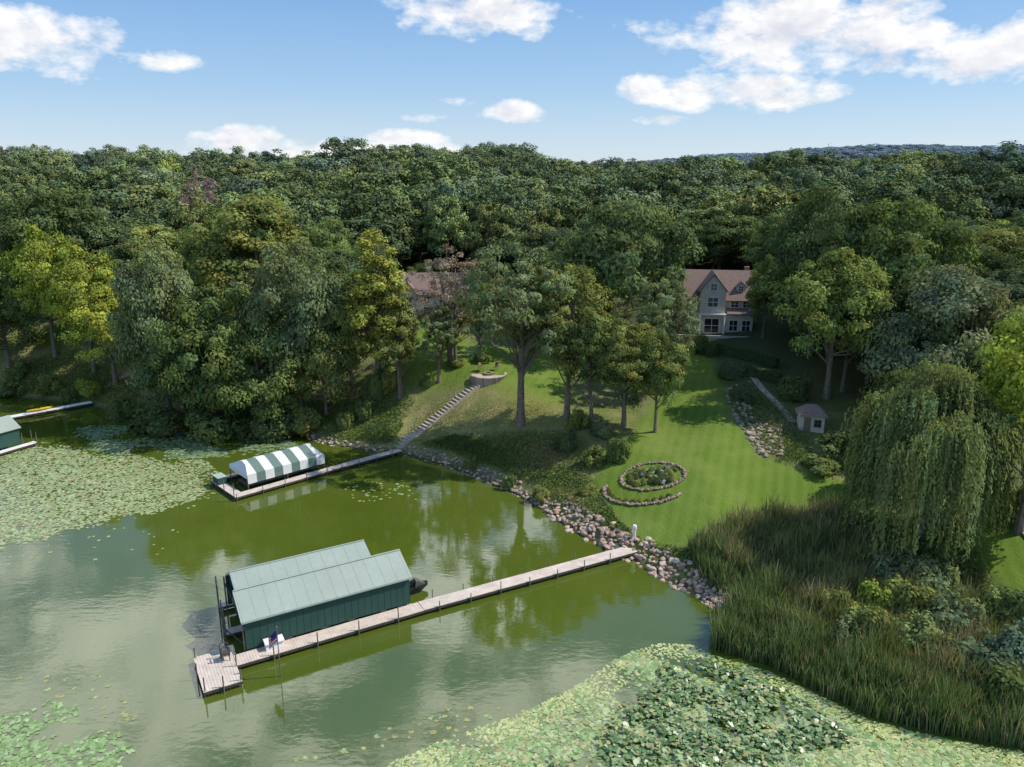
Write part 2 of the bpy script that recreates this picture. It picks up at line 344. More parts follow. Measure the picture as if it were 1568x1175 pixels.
# ---------------------------------------------------------------- named trees
HT=[('maple','maple_tree',85,352,548,110,BR),('maple','maple_tree',145,382,570,115,(.3,.345,.065)),('maple','maple_tree',178,445,592,125,YG),
('lowoak2','oak_tree',15,400,560,125,MD),('oak2','oak_tree',105,285,480,190,DK),
('lowoak2','oak_tree',262,362,640,150,GY),('lowoak','oak_tree',345,425,655,175,MD),('lowoak2','oak_tree',285,500,648,150,DK),('lowoak','oak_tree',405,470,655,150,MD),
('oak','oak_tree',462,372,640,150,GY),('lowoak2','oak_tree',500,480,636,120,OL),('tall','elm_tree',395,285,520,170,OL),
('poplar','poplar_tree',580,358,602,115,(.30,.31,.065)),('poplar','poplar_tree',612,430,610,70,OL),('maple','maple_tree',540,440,612,95,OL),
('dead','dead_tree',690,372,560,125,(.31,.24,.19)),('airy','locust_tree',672,470,585,75,GY),('airy','locust_tree',698,455,560,75,OL),('airy2','locust_tree',735,420,540,95,MD),('maple','maple_tree',655,400,455,60,MD),
('airy','oak_tree',797,372,650,185,GY),('airy2','elm_tree',868,398,640,155,OL),('airy2','maple_tree',905,470,652,115,MD),
('airy2','maple_tree',955,485,655,135,OL),('maple','maple_tree',1003,510,662,92,MD),('airy2','elm_tree',1012,422,600,120,GY),
('oak2','oak_tree',945,305,540,220,(.15,.195,.08)),('oak','oak_tree',1240,290,545,150,DK),('oak2','oak_tree',1340,300,560,220,MD),('maple','maple_tree',1168,395,518,62,MD),('oak','oak_tree',1100,320,435,130,DK),('oak','oak_tree',1050,335,440,100,MD),
('maple','maple_tree',1265,388,610,160,(.23,.28,.08)),('tall','poplar_tree',1290,380,600,110,(.25,.29,.085)),
('lowoak','silver_maple_tree',1440,395,640,220,(.21,.24,.13)),('lowoak2','silver_maple_tree',1375,470,640,150,GY),
('willow','willow_tree',1402,566,850,222,(.20,.235,.085)),('maple','birch_tree',1560,470,815,220,(.33,.39,.065)),
('dead','smoke_tree',322,250,440,75,(.3,.2,.21))]
for h in HT: place(*h)
SH=[(1285,640,700,120,DK),(1330,620,760,90,MD),(1260,690,720,80,MD),(250,600,660,110,DK),(330,610,668,120,MD),(420,610,668,110,DK),(470,600,660,80,OL),(190,600,640,60,MD),
(600,530,600,45,OL),(575,550,610,50,MD),(1370,820,900,110,GY),(1430,840,920,100,(.24,.29,.13)),(1340,870,945,90,BR),(1385,860,950,110,OL),(1460,890,980,120,GY),(1530,870,960,110,MD),(1500,960,1040,130,BL),(1550,930,1040,120,(.16,.23,.15)),(1320,900,985,100,OL),(1400,925,1000,100,(.28,.33,.12)),(1545,1000,1080,120,MD),(1270,880,950,70,OL),(1420,800,870,80,MD),(1345,820,870,70,OL),(1290,930,1000,70,GY),(1440,960,1030,80,OL),
(868,650,690,45,DK),(905,670,712,50,OL),(700,545,560,35,OL),(740,525,555,40,MD),(1215,560,610,70,DK),(1355,570,620,90,MD),(1500,640,790,80,YG),(1560,720,800,60,MD),(900,738,760,40,OL),(945,655,705,50,MD),(885,610,655,45,OL),(925,630,668,50,GY),
(30,540,575,60,MD),(80,560,600,50,OL),(140,570,605,55,BR),(20,580,606,60,DK),(110,585,615,45,MD),(560,600,640,45,MD),(530,620,655,40,OL),(780,720,745,35,MD),(830,735,765,40,OL),(720,690,715,30,OL)]
for h in SH: place(('shrub' if random.random()<.5 else 'shrub2'),'shrub',*h)
for u,vt,vb,w,c in [(1122,546,575,56,(.14,.185,.095)),(1137,580,612,52,(.13,.175,.085)),(1100,520,535,30,MD),(1072,505,530,34,OL),(1090,515,545,26,DK),(1010,560,600,30,MD),(655,570,590,30,MD)]:
    place('mound','clipped_bush',u,vt,vb,w,c)
# ---------------------------------------------------------------- scatters
def scat(poly,n):
    p=np.array(poly); lo,hi=p.min(0),p.max(0); out=[]
    while sum(map(len,out))<n:
        q=rng.uniform(lo,hi,(n,2)); out.append(q[inside(q[:,0],q[:,1],poly)])
        if len(out)>60: break
    return np.concatenate(out)[:n]
def blades(pts,h0,h1,w,lean=.25):
    n=len(pts); z=H(pts[:,0],pts[:,1]); z=np.maximum(z,-.1); B=np.stack([pts[:,0],pts[:,1],z],1); hh=rng.uniform(h0,h1,n)[:,None]
    hh=hh*(.8+.22*np.sin(pts[:,:1]*1.1+np.sin(pts[:,1:]*.9)*2)+.14*np.sin(pts[:,:1]*2.7+pts[:,1:]*3.1)+rng.uniform(0,.2,(n,1)))
    a=rng.uniform(0,6.28,n); t=np.stack([np.cos(a),np.sin(a),0*a],1)*w; L=rng.normal(0,lean,(n,3))*hh; L[:,2]=0
    M=B+L*.3+np.array([0,0,1])*hh*.6; E=B+L+np.array([0,0,1])*hh
    return np.concatenate([np.stack([B-t,B+t,M+t*.9,M-t*.9],1),np.stack([M-t*.9,M+t*.9,E+t*.2,E-t*.2],1)])
def vnoise(x,y,s):
    return (np.sin(x*s+1.3*np.sin(y*s*.7))+np.sin(y*s*1.1+1.7*np.sin(x*s*.6+2))+np.sin((x+y)*s*1.9)*.5)/2.5
REED=px([(1090,965),(1088,995),(1180,1022),(1250,1060),(1330,1098),(1450,1128),(1640,1160)])+[(70,34)]+Gp([(1700,1000),(1560,985),(1470,930),(1330,870),(1290,790),(1180,795),(1100,815),(1050,845),(1075,895),(1120,925)])
p=scat(REED,72000)
tt=(vnoise(p[:,0],p[:,1],.45)+rng.normal(0,.25,len(p)))[:,None]; n=len(p)
dl_=sdist(p[:,0],p[:,1],LAND)[:,None]
col=np.where(tt>.15,np.array([[.34,.30,.15]]),np.array([[.19,.23,.08]]))*rng.uniform(.55,1.35,(n,1)); 
col=np.where(dl_+rng.normal(0,1,(n,1))<4,np.array([[.14,.21,.07]])*rng.uniform(.55,1.35,(n,1)),col)
brown=(rng.random((n,1))<.15); col=np.where(brown,np.array([[.36,.29,.17]]),col)
A=blades(p,1.0,2.5,.032,.15)
polys('cattail_reeds',[(A,0,np.concatenate([col*.85,col]))],[M_blade])
def bankveg(name,poly,n,hmx,cols,ls=.13,clear=2.0,soft=2.5):
    p=scat(poly,n); z=H(p[:,0],p[:,1]); k=(z>.3)&(sdist(p[:,0],p[:,1],TOE)>clear+rng.normal(0,.35,len(p)))
    k&=(rng.random(len(p))<ss(-.5,soft,sdist(p[:,0],p[:,1],poly)))|(sdist(p[:,0],p[:,1],TOE)<4.5)
    p=p[k]; z=z[k]; n=len(p)
    v=vnoise(p[:,0],p[:,1],1.1)*.5+.5; hh=rng.random(n)*hmx*(.25+v)
    c=np.stack([p[:,0],p[:,1],z+hh],1); Nn=nrm(rng.normal(0,.7,(n,3))+[0,0,.9])
    t=1.8*np.array(cols)[np.clip((vnoise(p[:,0],p[:,1],.45)*.5+.5+rng.normal(0,.15,n))*len(cols),0,len(cols)-1).astype(int)]*rng.uniform(.6,1.35,(n,1))
    polys(name,[(leafquads(c,Nn,ls*rng.uniform(.6,1.3,n),.35),0,t)],[M_blade])
bankveg('bank_vegetation',Gp([(440,655),(470,610),(560,600),(600,600),(640,610),(600,680),(560,684),(490,674)]),26000,.45,[(.06,.09,.025),(.09,.125,.03),(.13,.15,.05)],.13,1.2)
bankveg('bank_vegetation',Gp([(625,688),(700,665),(860,660),(900,700),(910,735),(945,795),(985,835),(1050,845),(1120,905),(1100,915),(1000,875),(930,840),(850,788),(760,732),(680,705)]),60000,.42,[(.055,.08,.022),(.08,.11,.03),(.11,.13,.045),(.16,.145,.06)])
bankveg('bank_vegetation',Gp([(640,605),(720,615),(850,615),(850,655),(700,670),(620,685)]),9000,.12,[(.1,.12,.035),(.17,.16,.06),(.22,.19,.08)],.09)
bankveg('bank_vegetation',Gp([(0,600),(20,550),(120,535),(200,580),(230,640),(130,612)]),24000,.6,[(.06,.09,.025),(.1,.13,.035),(.17,.16,.06)],.16,.8)
bankveg('bank_vegetation',Gp([(1130,795),(1300,775),(1480,805),(1520,900),(1640,990),(1480,940),(1330,890),(1200,880),(1060,855)]),45000,.8,[(.07,.10,.025),(.10,.13,.035),(.15,.15,.06)],.14,0)
bankveg('bank_vegetation',Gp([(1110,610),(1150,590),(1230,640),(1260,720),(1190,712),(1150,670)]),18000,.4,[(.05,.075,.02),(.08,.11,.03),(.12,.13,.06)],.12)
# ---------------------------------------------------------------- rocks
def ico(sub=2):
    import bmesh
    bm=bmesh.new(); bmesh.ops.create_icosphere(bm,subdivisions=sub,radius=1); V=np.array([v.co[:] for v in bm.verts]); Fc=np.array([[v.index for v in f.verts] for f in bm.faces]); bm.free(); return V,Fc
IV,IF=ico(2)
RK=[]
for k in range(14):
    V=IV.copy()
    for q in range(9):
        d=nrm(rng.normal(size=3)); h=rng.uniform(.5,.85); s=V@d; V=V-np.clip(s-h,0,None)[:,None]*d
    RK.append(V*rng.uniform(.75,1.2,3))
def rocks(name,pts,s0,s1,pal,zoff=.1,parent=None):
    n=len(pts); z=H(pts[:,0],pts[:,1]); out=[];tn=[]
    for i in range(n):
        V=RK[i%14]*rng.uniform(s0,s1)*np.array([1,.85,.7]); a=rng.uniform(0,6.28); c,s=math.cos(a),math.sin(a)
        V=V@np.array([[c,s,0],[-s,c,0],[0,0,1]])+np.array([pts[i,0],pts[i,1],max(z[i],-.1)+zoff]); out.append(V[IF])
        tn.append(np.tile(np.array(pal[rng.integers(len(pal))])*rng.uniform(.75,1.2),(len(IF),1)))
    return polys(name,[(np.concatenate(out),0,np.concatenate(tn))],[M_rock],parent=parent)
PINK=[(.50,.33,.235),(.43,.31,.235),(.53,.40,.30),(.38,.31,.26),(.45,.28,.20),(.55,.45,.36)]
GR=[(.27,.21,.18),(.33,.26,.22),(.21,.18,.165),(.36,.29,.24)]
def along(L,step,lo,hi):
    W=np.array(L); out=[]
    for a,b in zip(W[:-1],W[1:]):
        d=b-a; l=np.linalg.norm(d)+1e-6; e=d/l; nn=np.array([-e[1],e[0]])
        for k in range(int(l/step)+1): out.append(a+e*rng.uniform(0,l)+nn*rng.uniform(lo,hi))
    return np.array(out)
sw=shoreW
rocks('riprap_rocks',along(sw[14:21]+[sw[21]],.05,-.4,2.4),.17,.4,PINK,.08)
rocks('riprap_rocks',along(sw[10:15],.08,-.25,1.35),.13,.3,GR+PINK[:3],.06)
rocks('riprap_rocks',along(sw[7:11],.16,-.2,1.0),.13,.33,PINK+GR,.04)
rocks('rock_garden',scat(Gp([(1108,600),(1130,590),(1155,640),(1195,660),(1200,700),(1165,700),(1125,640)]),190),.13,.45,[(.42,.33,.23),(.36,.28,.2),(.3,.25,.2)],.05)
# ---------------------------------------------------------------- lily pads
def pads(pts,r0,r1,z0,z1,tilt,k=9):
    n=len(pts); a=np.linspace(0,2*np.pi,k,endpoint=False)+rng.uniform(0,6.28,(n,1)); r=rng.uniform(r0,r1,(n,1))*np.where(np.arange(k)==0,.25,1.0)*rng.uniform(.9,1.1,(n,k))
    dx=np.cos(a)*r; dy=np.sin(a)*r; tx=rng.normal(0,tilt,(n,1)); ty=rng.normal(0,tilt,(n,1)); z=rng.uniform(z0,z1,(n,1))+dx*tx+dy*ty
    return np.stack([pts[:,:1]+dx,pts[:,1:]+dy,z],-1)
def padcol(n,pal,j=.25): return np.array(pal)[rng.integers(len(pal),size=n)]*rng.uniform(1-j,1+j,(n,1))
L1=px([(-260,700),(0,688),(60,678),(150,688),(230,700),(315,705),(345,735),(300,765),(215,795),(150,812),(60,835),(0,850),(-260,880)])
L1b=px([(150,650),(230,655),(330,665),(450,675),(480,700),(350,700),(230,705),(60,678),(90,660)])
L2=px([(480,1290),(600,1168),(700,1125),(800,1092),(880,1052),(940,1012),(1000,985),(1060,988),(1092,1003),(1180,1030),(1260,1068),(1330,1103),(1450,1133),(1640,1165),(1800,1290)])
L3=px([(-150,1120),(40,1062),(110,1082),(170,1112),(210,1150),(245,1185),(245,1290),(-150,1290)])
ch=[]
p=scat(L1,23000); k=(vnoise(p[:,0],p[:,1],.5)+rng.normal(0,.25,len(p))+ss(0,6,sdist(p[:,0],p[:,1],L1))*1.2)>.05; p=p[k]
ch.append((pads(p,.09,.21,.006,.03,.02),0,padcol(len(p),[(.27,.35,.16),(.32,.40,.21),(.21,.29,.11),(.33,.38,.17),(.31,.26,.13)])))
p=scat(L1b,5500); k=(vnoise(p[:,0],p[:,1],.6)+rng.normal(0,.3,len(p)))>.1; p=p[k]
ch.append((pads(p,.12,.26,.006,.03,.03),0,padcol(len(p),[(.17,.24,.12),(.23,.30,.19),(.12,.19,.06)])))
LU=px([(900,1150),(940,1090),(985,1040),(1015,1008),(1100,1012),(1180,1042),(1250,1078),(1290,1105),(1330,1140),(1260,1165),(1150,1190),(1100,1250),(760,1250),(800,1180)])
p=scat(L2,15000); sd=sdist(p[:,0],p[:,1],L2); inl=ss(-1,1.5,sdist(p[:,0],p[:,1],LU)); k=(vnoise(p[:,0],p[:,1],.8)+rng.normal(0,.3,len(p))+ss(0,5,sd)*1.0-inl*.5)>.3; p=p[k]
ch.append((pads(p,.08,.2,.006,.035,.03),0,padcol(len(p),[(.22,.32,.12),(.29,.37,.17),(.16,.26,.08),(.33,.38,.2),(.32,.30,.12)])))
p=scat(LU,9500); k=((vnoise(p[:,0],p[:,1],1.4)+rng.normal(0,.3,len(p)))>-.1)&(rng.random(len(p))<ss(-.3,2.2,sdist(p[:,0],p[:,1],LU))); p=p[k]
ch.append((pads(p,.09,.2,.08,.34,.25),0,padcol(len(p),[(.07,.14,.04),(.11,.19,.06),(.15,.23,.09),(.23,.32,.15),(.3,.3,.12)])))
p=scat(L3,3600); k=(vnoise(p[:,0],p[:,1],.8)+rng.normal(0,.3,len(p))+ss(0,4,sdist(p[:,0],p[:,1],L3)))>.3; p=p[k]
ch.append((pads(p,.09,.21,.006,.035,.03),0,padcol(len(p),[(.22,.33,.12),(.28,.37,.17),(.17,.27,.08)])))
for poly,nn in ((px([(520,735),(620,738),(640,765),(540,770)]),60),(px([(-50,1040),(150,1030),(260,1130),(100,1080)]),35),(px([(860,1090),(500,1160),(420,1175),(700,1080)]),40),(px([(0,800),(330,760),(260,850),(0,870)]),60),(px([(300,720),(350,740),(300,780)]),30)):
    p=scat(poly,nn); ch.append((pads(p,.1,.2,.006,.02,.01),0,padcol(len(p),[(.25,.33,.13),(.3,.27,.1)])))
polys('lily_pads',ch,[M_pad])
p=scat(L2,36000); sd=sdist(p[:,0],p[:,1],L2); u_=p[:,0]/np.maximum(p[:,1],1); inl=ss(-1,1,sdist(p[:,0],p[:,1],LU))
k=(vnoise(p[:,0],p[:,1],1.0)*.6+rng.normal(0,.3,len(p))+ss(.25,.6,u_)*1.6+ss(5,0,sd)*.5-inl*1.2)>.35; p=p[k]
c1=padcol(len(p),[(.39,.43,.17),(.43,.45,.22),(.31,.38,.12)])
polys('duckweed',[(pads(p,.05,.13,.004,.005,0,6),0,c1)],[M_pad])
# ---------------------------------------------------------------- solid builder
class MB:
    def __init__(s,O=(0,0,0),ex=(1,0)):
        ex=np.array(ex,float)[:2]; ex/=np.linalg.norm(ex); s.O=np.array(O,float); s.ex=np.array([ex[0],ex[1],0]); s.ey=np.array([-ex[1],ex[0],0]); s.ch=[]
    def w(s,p): p=np.asarray(p,float); return s.O+p[...,0:1]*s.ex+p[...,1:2]*s.ey+p[...,2:3]*np.array([0,0,1.])
    def f(s,pts,m=0): s.ch.append((s.w(np.array([pts],float)),m,None))
    def box(s,x0,x1,y0,y1,z0,z1,m=0):
        v=[(x,y,z) for z in (z0,z1) for x,y in ((x0,y0),(x1,y0),(x1,y1),(x0,y1))]
        q=np.array([[v[i] for i in f] for f in ((3,2,1,0),(4,5,6,7),(0,1,5,4),(1,2,6,5),(2,3,7,6),(3,0,4,7))],float); s.ch.append((s.w(q),m,None))
    def prism(s,ax,a0,a1,prof,m=0):
        mk=(lambda a,p:(a,p[0],p[1])) if ax=='x' else (lambda a,p:(p[0],a,p[1])) if ax=='y' else (lambda a,p:(p[0],p[1],a))
        n=len(prof); s.f([mk(a0,p) for p in prof],m); s.f([mk(a1,p) for p in prof[::-1]],m)
        s.ch.append((s.w(np.array([[mk(a0,prof[i]),mk(a1,prof[i]),mk(a1,prof[(i+1)%n]),mk(a0,prof[(i+1)%n])] for i in range(n)],float)),m,None))
    def tube(s,pts,r,m=0,ns=8): 
        r=[r]*len(pts) if np.ndim(r)==0 else r
        s.ch.append((s.w(tubeq(pts,r,ns)),m,None))
    def cyl(s,x,y,z0,z1,r,m=0,ns=10):
        a=np.linspace(0,2*np.pi,ns,endpoint=False); s.prism('z',z0,z1,[(x+r*math.cos(t),y+r*math.sin(t)) for t in a],m)
    def gable(s,ax,a0,a1,b0,b1,ze,zr,t=.12,oh=.3,m=0,br=None):
        br=(b0+b1)/2 if br is None else br; s0=(zr-ze)/(br-b0); s1=(zr-ze)/(b1-br)
        s.prism(ax,a0-oh,a1+oh,[(b0-oh,ze-oh*s0),(br,zr),(br,zr+t),(b0-oh,ze-oh*s0+t)],m)
        s.prism(ax,a0-oh,a1+oh,[(br,zr),(b1+oh,ze-oh*s1),(b1+oh,ze-oh*s1+t),(br,zr+t)],m)
    def done(s,name,mats,parent=None): return polys(name,s.ch,mats,parent=parent)
def emp(name):
    e=bpy.data.objects.new(name,None); link(e); return e
M_deck=simple('deck_boards',(.56,.47,.40),.8,.16,1.5,.1); M_fas=simple('dock_fascia',(.07,.06,.05),.8); M_post=simple('galv_post',(.18,.17,.16),.5,.2,5,0,.4)
M_wall=simple('boathouse_green_wall',(.026,.075,.06),.65,.14,.8)
def roofmetal(name,col):
    m,nt,o=newmat(name); b=N(nt,'ShaderNodeBsdfPrincipled'); c=mixc(nt,ramp(nt,noise(nt,.5,5),.3,.7),col,tuple(min(1,x*1.15) for x in col)); c=mixc(nt,math_(nt,'MULTIPLY',ramp(nt,noise(nt,4,5),.45,.8),.45),c,(.22,.25,.2))
    nt.links.new(c,b.inputs['Base Color']); b.inputs['Roughness'].default_value=.55; nt.links.new(b.outputs[0],o.inputs[0]); return m
M_roofg=roofmetal('green_metal_roof',(.27,.315,.27)); M_trim=simple('pale_trim',(.36,.42,.37),.5,.08); M_white=simple('white_paint',(.74,.73,.70),.6,.06,2); M_grn=simple('canopy_green',(.12,.18,.155),.7,.1); M_cv=simple('canopy_white',(.64,.65,.62),.7,.05)
M_black=simple('black_plastic',(.02,.02,.022),.35); M_roofr=simple('reddish_shingles',(.21,.145,.12),.9,.25,6,.3); M_stuc=simple('stucco',(.55,.49,.41),.85,.12,1.5); M_glass=simple('window_glass',(.02,.025,.03),.1,.1,1,0,0,False,.8)
M_stone=simple('stone_paving',(.44,.37,.30),.85,.25,3,.3); M_brick=simple('brick',(.36,.25,.19),.85,.25,8,.3); M_red=simple('red_cloth',(.5,.03,.04),.7); M_blue=simple('blue_cloth',(.03,.05,.25),.7); M_yel=simple('yellow_plastic',(.6,.4,.03),.4); M_gold=simple('wood_post',(.2,.15,.1),.8,.3)
def dock(b,x0,x1,y0,y1,z=.45,along='x'):
    p=x0
    while p<x1-.01:
        q=min(p+.19,x1); b.box(p,q-.012,y0,y1,z-.04+random.uniform(0,.006),z+random.uniform(0,.006),0); p+=.19
    for yy in (y0+.04,y1-.04): b.box(x0+.01,x1-.01,yy-.03,yy+.03,z-.24,z-.045,1)
    b.box(x0+.01,x0+.07,y0+.08,y1-.08,z-.24,z-.045,1); b.box(x1-.07,x1-.01,y0+.08,y1-.08,z-.24,z-.045,1)
def posts(b,L,z0=-1,z1=1.3,r=.045,m=2):
    for x,y in L: b.cyl(x,y,z0,z1+random.uniform(-.15,.25),r,m,8)
A=P(378,997,.45); Bp=P(628,925,.45); e1=(Bp-A)[:2]
E=P(1000,828,.7)
b=MB((A[0],A[1],0),e1)
L=np.linalg.norm(e1)
dock(b,-.9,L+.6,-1.35,-.06,.45)
b1=MB(b.w(np.array([L+.62,-.7,0])),(E-b.w(np.array([L+.62,-.7,0])))[:2]); Lw=np.linalg.norm((E-b1.O)[:2]); dock(b1,0,Lw,-.65,.65,.47)
dock(b,-3.3,-.92,-3.2,1.0,.46)
posts(b,[(-3.2,-3.1),(-3.2,.9),(-1.0,-3.1),(-.95,-1.4)]+[(x,-1.42) for x in np.arange(1.5,L,3.0)]+[(-2.1,-3.26),(-3.36,-1)])
posts(b1,[(x,s*.71) for x in np.arange(1.2,Lw-3,2.6) for s in (-1,1)],-1,.95,.04)
b.ch+=b1.ch
b.done('wooden_dock',[M_deck,M_fas,M_post])
bh=emp('boathouse')
w=MB(b.O,e1)
w.box(0,L,0,.08,.55,2.8,0); w.prism('x',L-.08,L,[(.081,.6),(2.95,.6),(2.95,3.3),(2.2,3.85),(.081,2.8)],0)
w.box(0,L,2.95,3.03,1.2,3.35,0)
w.prism('x',L-2.05,L-1.97,[(3.04,.6),(6.6,.6),(6.6,2.95),(4.75,4.05),(3.04,3.25)],0); w.box(0,L-2,6.6,6.68,.55,2.95,0)
w.prism('x',.0,.07,[(.081,2.35),(2.94,2.35),(2.94,3.3),(2.2,3.84),(.081,2.78)],0); w.prism('x',.25,.32,[(3.04,2.6),(6.59,2.6),(6.59,2.95),(4.75,4.04),(3.04,3.2)],0)
for x in np.arange(.5,L,.5): w.box(x,x+.03,-.015,-.002,.56,2.72,1)
for x in (1.0,2.6,5.2,7.2,9.6): w.box(x,x+.5,-.05,-.022,.5,.62,2)
w.done('walls',[M_wall,simple('wall_rib',(.029,.083,.067),.6),M_fas],bh)
r=MB(b.O,e1); r.gable('x',0,L,0,2.95,2.8,3.9,.06,.18,0,br=2.2)
r.prism('x',.1,L-1.8,[(2.85,3.3),(4.75,4.1),(4.75,4.16),(2.85,3.36)],0); r.prism('x',.1,L-1.8,[(4.75,4.1),(6.85,2.9),(6.85,2.96),(4.75,4.16)],0)
for x in np.arange(-.1,L+.15,.93):
    r.prism('x',x,x+.03,[(-.18,2.71+.062),(2.2,3.962),(2.2,3.974),(-.18,2.784)],0)
for x in np.arange(.12,L-1.85,.93): r.prism('x',x,x+.03,[(2.87,3.37),(4.75,4.162),(4.75,4.174),(2.87,3.382)],0)
r.box(-.19,L+.19,2.12,2.28,3.965,3.995,0); r.box(.09,L-1.79,4.68,4.82,4.165,4.195,0)
r.prism('x',-.22,-.182,[(-.2,2.66),(2.2,3.84),(2.2,3.98),(-.2,2.8)],1); r.prism('x',.06,.098,[(2.85,3.22),(4.75,4.02),(6.85,2.83),(6.85,2.97),(4.75,4.17),(2.85,3.36)],1); r.box(-.18,L+.18,-.215,-.185,2.64,2.74,1)
r.done('roof',[M_roofg,M_trim],bh)
d=MB(b.O,e1); dock(d,-.9,L-.3,2.7,3.5,.44); dock(d,-.6,L-2.2,6.7,7.3,.44); dock(d,L-1,L-.2,.1,2.6,.43)
posts(d,[(-.1,.12),(-.9,2.7),(-.9,3.5),(-.1,6.7),(-.6,7.2)],-1,2.75,.06)
d.box(-.1,.0,.05,6.6,2.28,2.36,1); d.box(-.9,-.8,2.72,3.45,1.3,1.4,1); d.tube([(-.9,2.7,.9),(-.1,.2,.9)],.05,1)
d.done('inner_docks',[M_deck,M_fas,M_post],bh)
q=MB(b.O,e1)
for y in (-.55,.0): q.tube([(-1.7,y,.46),(-1.7,y,1.5),(-1.5,y,1.62),(-1.2,y,1.5),(-1.2,y,.46)],.035,0,6)
for z in (.75,1.0,1.25): q.tube([(-1.7,-.55,z),(-1.7,0,z)],.03,0,6)
q.box(-1.72,-1.15,-.57,.02,.9,.95,0); q.done('dock_bench',[M_fas])
q=MB(b.O,e1); q.prism('x',1.15,2.35,[(-.75,.46),(-.15,.46),(-.15,.98),(-.7,.92)],0); q.prism('x',1.1,2.4,[(-.8,.925),(-.1,1.0),(-.1,1.06),(-.8,.985)],0); q.box(1.7,1.8,-.82,-.755,.86,.93,1); q.done('dock_storage_box',[M_white,M_fas])
fp=P(430,1036,.0); q=MB((fp[0],fp[1],0),(1,0)); q.cyl(0,0,-1.,3.6,.035,0,8); q.cyl(0,0,3.6,3.72,.06,0,8)
for i in range(8):
    z0=3.45-i*.11
    pts=[(-.02-.0,-.0),(-.22,.05),(-.42,-.04),(-.6,.03)]
    for (xa,ya),(xb,yb),sa,sb in zip(pts[:-1],pts[1:],(0,.18,.38),(.18,.38,.6)):
        q.f([(xa,ya,z0-sa),(xb,yb,z0-sb),(xb,yb,z0-.11-sb),(xa,ya,z0-.11-sa)],3 if (i<4 and xa>-.3) else (1 if i%2==0 else 2))
q.done('flag_pole',[M_post,M_red,M_white,M_blue])
q=MB(b.w(np.array([L+.9,2.2,.0])),e1)
hull=lambda x,wd,z0,z1:[(x,-wd,z1),(x,-wd*.6,z0),(x,wd*.6,z0),(x,wd,z1)]
S=[hull(-1.4,.5,.0,.45),hull(-.4,.58,-.05,.5),(hull(.7,.5,0,.6)),hull(1.5,.08,.35,.68)]
for s0,s1 in zip(S[:-1],S[1:]):
    for i in range(3): q.f([s0[i],s1[i],s1[i+1],s0[i+1]],0)
    q.f([s0[0],s0[3],s1[3],s1[0]],0)
q.f(S[0],0); q.prism('y',-.2,.2,[(-1.2,.46),(.3,.52),(.5,.95),(.2,1.0),(0,.82),(-1.1,.75)],0); q.prism('y',-.3,.3,[(.35,.55),(1.2,.62),(.6,1.05),(.4,1.0)],1); q.tube([(.35,-.42,1.12),(.42,0,1.02),(.35,.42,1.12)],.03,0,6)
q.done('jet_ski',[M_black,M_post])
g=G(971,826); q=MB(g,(1,0)); q.cyl(0,0,-.2,.12,.26,0,10); q.cyl(0,0,.12,1.0,.14,0,10); q.cyl(0,0,1.0,1.25,.2,0,10); q.cyl(0,0,1.25,1.35,.14,0,10); q.done('dock_power_pedestal',[M_white])
q=MB((E[0],E[1],0),b1.ex[:2]); dock(q,.02,1.6,-.9,.9,.8); q.done('dock_landing',[M_deck,M_fas])
# ---------------------------------------------------------------- striped boat canopy
A2=P(380,749,.45);B2=P(497,716,.45);e=(B2-A2)[:2]; L2_=np.linalg.norm(e)
sc=emp('striped_boat_canopy'); q=MB((A2[0],A2[1],0),e); NS=9; Wd=4.2; ZE,ZM,ZR=2.0,2.62,2.85
for i in range(NS):
    x0=L2_*i/NS;x1=L2_*(i+1)/NS; m_=i%2
    i0=.5 if i==0 else 0; i1=.5 if i==NS-1 else 0
    q.f([(x0,-.1,ZE),(x1,-.1,ZE),(x1-i1,1.3,ZM),(x0+i0,1.3,ZM)],m_); q.f([(x0+i0,1.3,ZM),(x1-i1,1.3,ZM),(x1-i1,2.1,ZR),(x0+i0,2.1,ZR)],m_); q.f([(x0+i0,2.1,ZR),(x1-i1,2.1,ZR),(x1-i1,2.9,ZM),(x0+i0,2.9,ZM)],m_); q.f([(x0+i0,2.9,ZM),(x1-i1,2.9,ZM),(x1,Wd+.1,ZE),(x0,Wd+.1,ZE)],m_)
    q.f([(x0,-.1,ZE),(x1,-.1,ZE),(x1,-.14,1.0),(x0,-.14,1.0)],m_); q.f([(x0,Wd+.1,ZE),(x1,Wd+.1,ZE),(x1,Wd+.14,1.15),(x0,Wd+.14,1.15)],m_)
for X,I in ((0,.5),(L2_,-.5)):
    q.f([(X,-.1,ZE),(X+I,1.3,ZM),(X+I,2.1,ZR),(X+I,2.9,ZM),(X,Wd+.1,ZE)],0)
    q.f([(X,-.1,ZE),(X,Wd+.1,ZE),(X,Wd+.1,1.25 if X else 1.5),(X,-.1,1.25 if X else 1.5)],0)
q.done('canopy',[M_cv,M_grn],sc)
q=MB((A2[0],A2[1],0),e); posts(q,[(x,y) for x in (0.02,L2_/2,L2_-.05) for y in (-.05,Wd+.05)],-1,1.7,.05); posts(q,[(-1.9,y) for y in (-.9,1.5,4.8)],-1,1.6,.05)
q.box(.1,L2_,.3,.5,1.1,1.25,2); q.box(.4,L2_-.4,.9,3.3,.3,.5,2); q.done('frame',[M_deck,M_fas,M_post],sc)
q=MB((A2[0],A2[1],0),e); dock(q,-1.9,L2_+.4,-1.25,-.25,.45); dock(q,-1.9,-.9,-.24,5.0,.45); dock(q,-.8,L2_,4.5,5.2,.44)
E2=P(612,686,.7); s0=q.w(np.array([L2_+.42,-.75,0])); q1=MB(s0,(E2-s0)[:2]); dock(q1,0,np.linalg.norm((E2-s0)[:2]),-.5,.5,.47); posts(q1,[(x,s*.55) for x in np.arange(1,8,2.2) for s in (-1,1)],-1,.9,.035)
